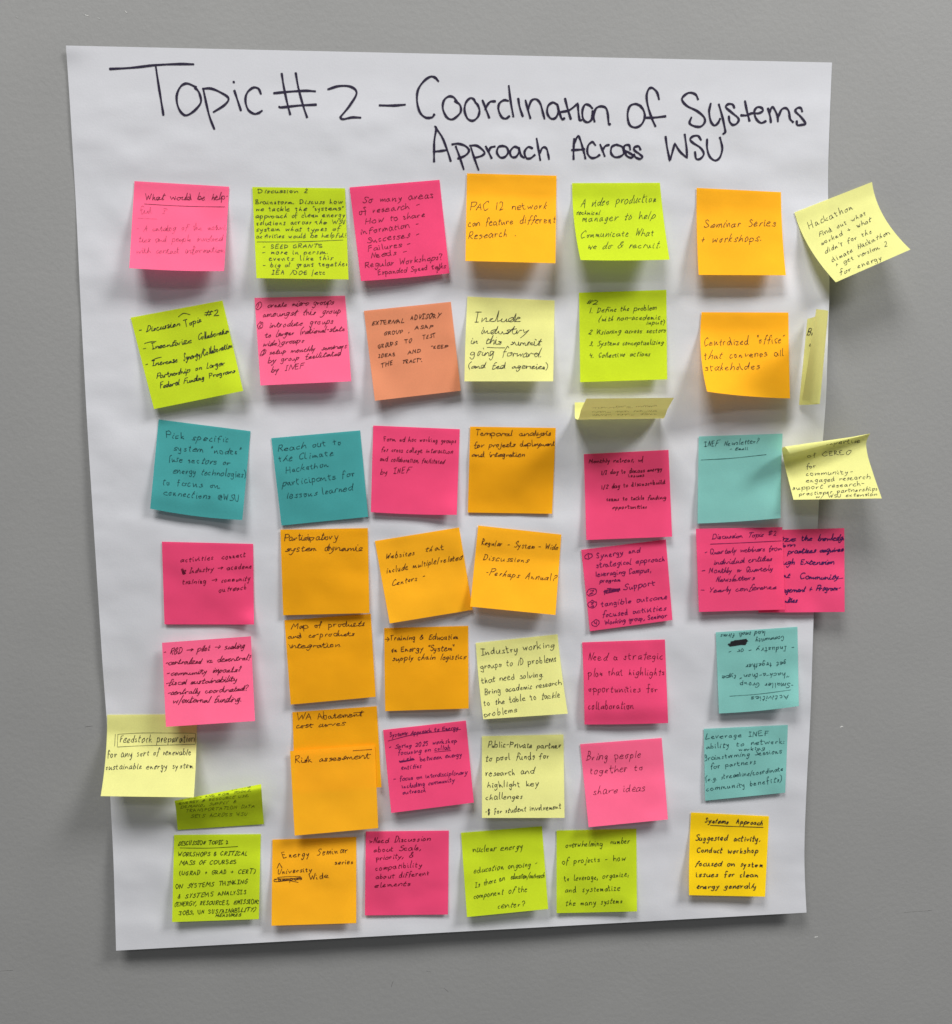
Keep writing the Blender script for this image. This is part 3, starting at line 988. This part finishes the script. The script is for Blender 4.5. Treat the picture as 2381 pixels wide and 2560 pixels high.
# ---- fourth row
N('hot', 'B1', [(200, 1030), (903, 1047), (910, 1668), (220, 1667)], (1, 1.5), 'red', 2.1,
  'hot pink sticky note with two arrows, about activities connecting industry and outreach', [
      ('activities', 345, 1187, 595, 1165, 23), ('connect', 662, 1165, 845, 1145, 23), ('R Industry > academe', 358, 1276, 890, 1232, 22),
      ('training > community', 360, 1358, 875, 1330, 23), ('outreach', 640, 1418, 850, 1397, 22), ('~', '358,1245 380,1275 362,1262 385,1250 365,1278 382,1272', 1.4, 'red', 'scribble')],
  slant=.2, curl=[(1, 1, 6, .13)])
N('deep', 'B1', [(1113, 937), (1787, 925), (1800, 1580), (1135, 1597)], (2.5, 4), 'brown', 2.2,
  'orange sticky note reading Participatory system dynamic, top of the left orange column', [
      ('Participatory', 1140, 1020, 1550, 1015, 28), ('system dynamic', 1150, 1105, 1745, 1097, 28)], join=True, slant=.15, z=1.6)
N('orange', 'B2', [(115, 1025), (765, 920), (870, 1555), (230, 1660)], (9, 3), 'brown', 2.1,
  'orange sticky note beginning Websites that include, tilted left', [
      ('Websites', 200, 1162, 415, 1128, 24), ('that', 500, 1107, 645, 1090, 26), ('include multiple/related', 205, 1270, 790, 1165, 24),
      ('Centers -', 250, 1367, 500, 1314, 24)], slant=.25, kink=.3, pw=1.2, curl=[(1, 1, -1.5, .12)])
N('orange', 'B2', [(912, 905), (1553, 975), (1508, 1595), (850, 1530)], (14, 15), 'brown', 2.1,
  'orange sticky note about regular system-wide discussions', [
      ('Regular - System - Wide', 935, 1055, 1525, 1092, 24), ('Discussions', 950, 1165, 1295, 1192, 24), ('-Perhaps Annual?', 965, 1285, 1500, 1332, 26)],
  slant=.25, kink=.3, pw=1.2, z=1.4)
N('hot', 'B3', [(82, 960), (597, 897), (637, 1387), (135, 1455)], (2, 3), 'plum', 2.5,
  'hot pink sticky note with four circled numbers in plum ink', [
      ('①', 105, 1015, 148, 1010, 18), ('Synergy and', 175, 1010, 440, 975, 18), ('strategical approach', 175, 1067, 592, 1025, 18),
      ('leveraging Campus,', 172, 1122, 508, 1092, 17), ('program', 195, 1158, 320, 1150, 12), ('②', 115, 1235, 175, 1228, 22),
      ('plan', 222, 1222, 320, 1205, 15), ('~', '218,1215 320,1195 230,1225 318,1203 240,1195 310,1215', 1, 'plum', 'scribble'),
      ('Support', 345, 1205, 530, 1175, 19), ('③', 125, 1312, 180, 1305, 22), ('tangible outcome', 205, 1305, 605, 1257, 18),
      ('focused activities', 210, 1370, 600, 1327, 18), ('④', 145, 1422, 188, 1418, 18), ('Working group, Seminar', 228, 1415, 605, 1370, 15)])
N('hot', 'B3', [(1165, 842), (1683, 828), (1685, 1338), (1160, 1342)], (3, 4), 'navy', 3.0,
  'hot pink sticky note hanging past the right edge of the sheet, written in navy ink', [
      ('ize', 1302, 908, 1385, 906, 18), ('the', 1420, 905, 1482, 902, 18), ('knowledge', 1522, 906, 1683, 900, 18), ('brn', 1305, 942, 1378, 938, 12),
      ('practices acquired', 1340, 982, 1675, 970, 17), ('ugh Extension', 1308, 1050, 1615, 1045, 18), ('nt', 1310, 1130, 1350, 1130, 18),
      ('Community', 1415, 1135, 1640, 1135, 18), ('~', '1635,1138 1683,1130', .6), ('agement + Program-', 1312, 1218, 1655, 1205, 18),
      ('nities', 1318, 1280, 1392, 1278, 18)], join=True, slant=.35)
N('hot', 'B3', [(780, 832), (1305, 822), (1322, 1323), (798, 1338)], (2.5, 3.5), 'plum', 2.3,
  'hot pink sticky note headed Discussion Topic #2, overlapping the one at the sheet edge', [
      ('Discussion Topic #2', 880, 895, 1265, 872, 17), ('~', '868,925 1080,916 1300,905', .9), ('- Quarterly webinars from', 832, 987, 1300, 962, 17),
      ('individual entities', 890, 1048, 1240, 1026, 17), ('- Monthly or Quarterly', 815, 1102, 1245, 1087, 17), ('Newsletters', 902, 1154, 1135, 1142, 17),
      ('- Yearly conference', 808, 1222, 1268, 1197, 18)], join=True, slant=.3, z=4.2)
# ---- fifth row
N('pale', 'B4', [(117, 700), (808, 695), (785, 1337), (67, 1327)], (33, 31), 'black', 2.1,
  'pale yellow sticky note about feedstock preparation, standing off the left edge of the sheet', [
      ('Feedstock preparation', 212, 915, 790, 905, 32), ('~', '200,850 400,840 798,842 798,842 797,928 797,928 400,938 195,948 195,948 200,850', .7, 'black', 'box_outline'),
      ('~', '180,850 175,942', .7), ('for any sort of renewable', 120, 1027, 762, 1005, 26), ('sustainable energy system', 108, 1122, 778, 1112, 24)],
  slant=.15, lm=(14, 0), rm=(6, 0), kink=.2, pw=1.15)
N('pink', 'B4', [(540, 145), (1225, 95), (1257, 748), (570, 793)], (16, 16), 'red', 2.4,
  'pink sticky note in cursive about pilot, scaling and community impacts, overhanging a pale yellow note', [
      ('- R&D > pilot > scaling', 545, 236, 1170, 182, 25), ('-centralized vs. decentral?', 565, 318, 1215, 277, 23),
      ('-community impacts?', 575, 397, 1135, 368, 23), ('-fiscal sustainability', 565, 472, 1110, 442, 23),
      ('-centrally coordinated?', 580, 550, 1200, 512, 23), ('w/external funding.', 625, 612, 1145, 597, 26)], join=True, slant=.35, z=7.5)
N('deep', 'B5', [(97, 95), (762, 45), (800, 685), (145, 745)], (4, 5), 'brown', 2.1,
  'orange sticky note reading Map of products and co-products integration', [
      ('Map of products', 150, 162, 705, 132, 26), ('and co-products', 125, 234, 630, 213, 25), ('integration.', 135, 307, 535, 297, 25)], join=True, slant=.15)
N('deep', 'B5', [(865, 155), (1513, 138), (1517, 775), (873, 795)], (5, 5), 'brown', 2.4,
  'orange sticky note starting with a small arrow, about training and education', [
      ('~', '875,240 905,241', .9), ('~', '890,225 906,241 906,241 890,255', .9), ('Training & Education', 910, 248, 1435, 238, 21),
      ('on Energy "System"', 922, 337, 1410, 325, 22), ('supply chain logistics', 930, 404, 1490, 392, 21)], slant=.15, curl=[(.85, .9, 2, .25)])
N('pale', 'B6', [(92, 270), (722, 203), (802, 815), (150, 858)], (14, 12), 'pen', 2.1,
  'pale yellow sticky note about industry working groups, tilted left', [
      ('Industry working', 135, 362, 695, 302, 29), ('groups to 1D problems', 132, 470, 715, 410, 26), ('that need solving.', 140, 580, 615, 522, 27),
      ('Bring academic research', 162, 667, 750, 592, 24), ('to the table to tackle', 155, 752, 738, 687, 25), ('problems', 160, 840, 410, 797, 25)], slant=.12, kink=.22, pw=1.2, lm=(-5, 0), rm=(-5, 0))
N('hot', 'B6', [(912, 265), (1550, 243), (1575, 887), (930, 898)], (8, 9), 'red', 2.0,
  'hot pink sticky note reading Need a strategic plan that highlights opportunities', [
      ('Need a strategic', 958, 402, 1535, 392, 32), ('plan that highlights', 960, 522, 1548, 517, 31), ('opportunities for', 958, 645, 1495, 650, 31),
      ('collaboration', 960, 777, 1310, 775, 32)], tip=1.6, lm=(4, 0), bm=(0, 3))
N('aqua', 'B7', [(383, 155), (903, 120), (912, 625), (403, 672)], (6, 7), 'sea', 2.1,
  'light teal sticky note hung upside down, with a black scribbled-out word', [
      ('Activities', 845, 555, 608, 565, 17), ('~', '472,562 660,548 860,522', .8), ('-Smaller Group', 880, 480, 538, 474, 17),
      ('"hack-a-thon" type', 850, 408, 425, 432, 16), ('get together', 830, 338, 570, 362, 17), ('- Industry - or -', 885, 240, 470, 268, 17),
      ('Community', 815, 180, 635, 198, 14), ('lead small firms', 700, 146, 415, 168, 15),
      ('~', '465,232 580,222 470,240 582,212 475,225 585,208 480,215 575,232 490,222 580,202 500,210', 2.6, 'black', 'scribble')],
  slant=.12, curl=[(1, 1, 5, .25)], bm=(6, 6))
# ---- sixth row
N('deep', 'B5', [(158, 803), (808, 757), (845, 1382), (178, 1425)], (3, 4), 'brown', 2.1,
  'orange sticky note about abatement cost curves, partly covered by the Risk assessment note', [
      ('WA Abatement', 195, 864, 690, 832, 26), ('~', '630,808 710,800', 1), ('cost curves', 190, 924, 560, 902, 22)], join=True, slant=.1)
N('orange', 'B5', [(140, 1103), (793, 1055), (820, 1697), (175, 1755)], (7, 5), 'brown', 2.1,
  'orange sticky note reading Risk assessment, bottom of the left orange column', [
      ('Risk assessment', 175, 1192, 745, 1160, 27), ('~', '625,1100 770,1090', 1)], join=True, slant=.1, z=4.6)
N('hot', 'B5', [(857, 940), (1495, 868), (1557, 1500), (920, 1580)], (10, 7), 'plum', 2.3,
  'pink sticky note headed Systems Approach to Energy with a struck-out word', [
      ('Systems Approach to Energy', 910, 995, 1435, 932, 17), ('~', '895,1025 1100,975 1455,935', .9), ('- Spring 2025 workshop', 905, 1088, 1425, 1035, 18),
      ('focusing on collab', 975, 1132, 1375, 1088, 18), ('~', '1255,1110 1380,1098', .9), ('with', 985, 1190, 1095, 1172, 15),
      ('~', '982,1185 1095,1163 988,1188 1098,1168', 1.5, 'plum', 'scribble'), ('between energy', 1145, 1180, 1460, 1142, 18), ('entities', 1000, 1247, 1152, 1232, 18),
      ('- focus on interdisciplinary', 940, 1337, 1505, 1277, 17), ('including community', 1003, 1392, 1410, 1337, 17), ('outreach', 1005, 1437, 1185, 1417, 17)],
  slant=.15)
N('pale', 'B6', [(140, 988), (768, 975), (777, 1618), (140, 1618)], (13, 12), 'black', 2.2,
  'pale yellow sticky note about a public-private partnership to pool funds', [
      ('Public-Private partner', 185, 1074, 750, 1082, 26), ('to pool funds for', 170, 1180, 655, 1157, 27), ('research and', 170, 1292, 540, 1276, 26),
      ('highlight key', 183, 1387, 575, 1370, 26), ('challenges', 172, 1478, 450, 1470, 26), ('-$ for student involvement', 168, 1590, 750, 1545, 24)], slant=.12,
  curl=[(1, 0, 2, .15)])
N('pink', 'B6', [(897, 1050), (1525, 1002), (1573, 1630), (962, 1690)], (12, 10), 'red', 1.8,
  'pink sticky note reading Bring people together to share ideas', [
      ('Bring people', 945, 1172, 1362, 1152, 33), ('together to', 975, 1282, 1385, 1247, 30), ('share ideas', 1000, 1437, 1395, 1408, 32)], kink=.3, slant=.08)
N('aqua', 'B7', [(307, 770), (842, 745), (825, 1177), (315, 1228)], (2, 2), 'sea', 2.1,
  'light teal sticky note beginning Leverage INEF ability to network, lowest teal one', [
      ('Leverage INEF', 322, 834, 718, 812, 18), ('ability to network:', 325, 895, 820, 860, 18), ('working', 533, 910, 697, 900, 12),
      ('Brainstorming Sessions', 312, 970, 800, 924, 18), ('for partners', 350, 1024, 638, 992, 18), ('(e.g. streamline/coordinate', 318, 1105, 812, 1037, 17),
      ('community benefits)', 325, 1168, 805, 1107, 19)], slant=.15)
squash = Curled(CR['B4'], [0, .28, .52, .77, 1.0], [
    ((636, 1362, 13), (1303, 1234, 15)), ((640, 1384, 17), (1306, 1272, 19)), ((648, 1436, 13), (1311, 1348, 14)), ((653, 1510, 5), (1318, 1450, 5)),
    ((660, 1588, 1.0), (1326, 1543, 1.0))], wave=.15, guess=(.5, .7))
note('lime', 'B4', squash, 'olive', 1.35, 'lime sticky note with its top leaning forward, under the feedstock note', [
    ('- - INCENTIVES FOR THE', 690, 1340, 1225, 1258, 6), ('- - - - AND FOR TOOLS,', 690, 1362, 1222, 1290, 7), ('ENERGY & RESOURCE USE,', 670, 1392, 1205, 1330, 9),
    ('DEMAND, SUPPLY &', 685, 1422, 1105, 1380, 10), ('TRANSPORTATION DATA', 725, 1452, 1250, 1415, 12), ('SETS ACROSS WSU', 760, 1494, 1190, 1475, 13)], slant=.2)
# ---- bottom row
N('lime', 'B8', [(82, 318), (583, 313), (572, 805), (70, 822)], (7, 6), 'olive', 2.4,
  'lime sticky note in capitals about workshops and a critical mass of courses', [
      ('DISCUSSION TOPIC 2', 105, 378, 395, 370, 12), ('~', '115,393 280,394 450,385', .8), ('WORKSHOPS & CRITICAL', 103, 441, 503, 434, 12.5),
      ('MASS OF COURSES', 115, 491, 440, 485, 12.5), ('(UGRAD + GRAD + CERT)', 112, 549, 548, 540, 13), ('ON SYSTEMS THINKING', 90, 630, 505, 598, 13),
      ('& SYSTEMS ANALYSIS', 103, 686, 497, 658, 13), ('(ENERGY, RESOURCES, EMISSIONS', 85, 729, 572, 714, 12), ('JOBS, UN SUSTAINABILITY)', 110, 781, 550, 758, 12),
      ('MEASURES', 322, 791, 468, 788, 8.5)], slant=.2)
N('orange', 'B8', [(650, 345), (1135, 330), (1135, 828), (645, 843)], (8, 8), 'brown', 2.3,
  'orange sticky note reading Energy Seminar series, bottom row', [
      ('Energy Seminar', 712, 452, 1085, 422, 21), ('series', 1012, 490, 1115, 484, 15), ('~', '678,510 690,480 690,480 706,508', 1),
      ('University', 680, 544, 878, 530, 15), ('campus', 660, 590, 820, 575, 13),
      ('~', '660,575 820,570 670,590 815,560 680,565 800,592', .8, 'brown', 'scribble'), ('Wide', 862, 580, 975, 564, 20)], slant=.1)
N('hot', 'B8', [(1190, 298), (1670, 293), (1665, 778), (1185, 783)], (1.5, 1.5), 'red', 2.2,
  'hot pink sticky note beginning Need Discussion about Scale, bottom row', [
      ('~', '1212,352 1228,357 1228,357 1212,364', 1), ('Need Discussion', 1235, 364, 1560, 350, 17), ('about Scale,', 1235, 417, 1510, 403, 16),
      ('priority, &', 1252, 464, 1465, 447, 16), ('compatibility', 1245, 522, 1515, 502, 16), ('about different', 1248, 572, 1555, 550, 16), ('elements', 1245, 622, 1445, 608, 16)])
N('lime', 'C1', [(117, 150), (837, 92), (893, 828), (170, 900)], (10, 10), 'olive', 2.1,
  'lime sticky note about nuclear energy education, bottom row', [
      ('nuclear energy', 225, 324, 670, 292, 31), ('education ongoing -', 235, 507, 795, 440, 28), ('Is there an', 245, 637, 505, 572, 24),
      ('education/outreach', 562, 560, 855, 548, 24), ('component of the', 230, 737, 705, 668, 26), ('center?', 445, 825, 680, 805, 26)], slant=.2, jit=.7)
N('lime', 'C1', [(967, 130), (1677, 115), (1683, 850), (967, 865)], (4, 5), 'olive', 2.1,
  'lime sticky note about an overwhelming number of projects, bottom row', [
      ('overwhelming', 1048, 282, 1375, 268, 28), ('number', 1450, 250, 1615, 240, 26), ('of projects - how', 1018, 430, 1575, 395, 29),
      ('to leverage, organize,', 1038, 582, 1610, 537, 27), ('and systematize', 1045, 682, 1535, 660, 28), ('the many systems', 1048, 800, 1550, 776, 26)], slant=.15, jit=.7,
  curl=[(1, 1, 2.5, .15)], tip=.8)
N('gold', 'B7', [(225, 1303), (722, 1327), (697, 1840), (212, 1830)], (8, 8), 'black', 3.0,
  'bright golden yellow sticky note headed System Approach, bottom right of the sheet', [
      ('Systems', 313, 1367, 462, 1375, 17), ('Approach', 515, 1372, 677, 1385, 17), ('~', '348,1385 500,1392 685,1398', .8), ('Suggested activity.', 252, 1480, 665, 1485, 21),
      ('Conduct workshop', 263, 1560, 652, 1562, 20), ('focused on system', 255, 1642, 682, 1650, 20), ('issues for clean', 258, 1714, 650, 1714, 19),
      ('energy generally', 262, 1787, 635, 1787, 18)], slant=.15, lm=(-5, 0))

for s_ in sizes:
    print('SIZE', *s_)
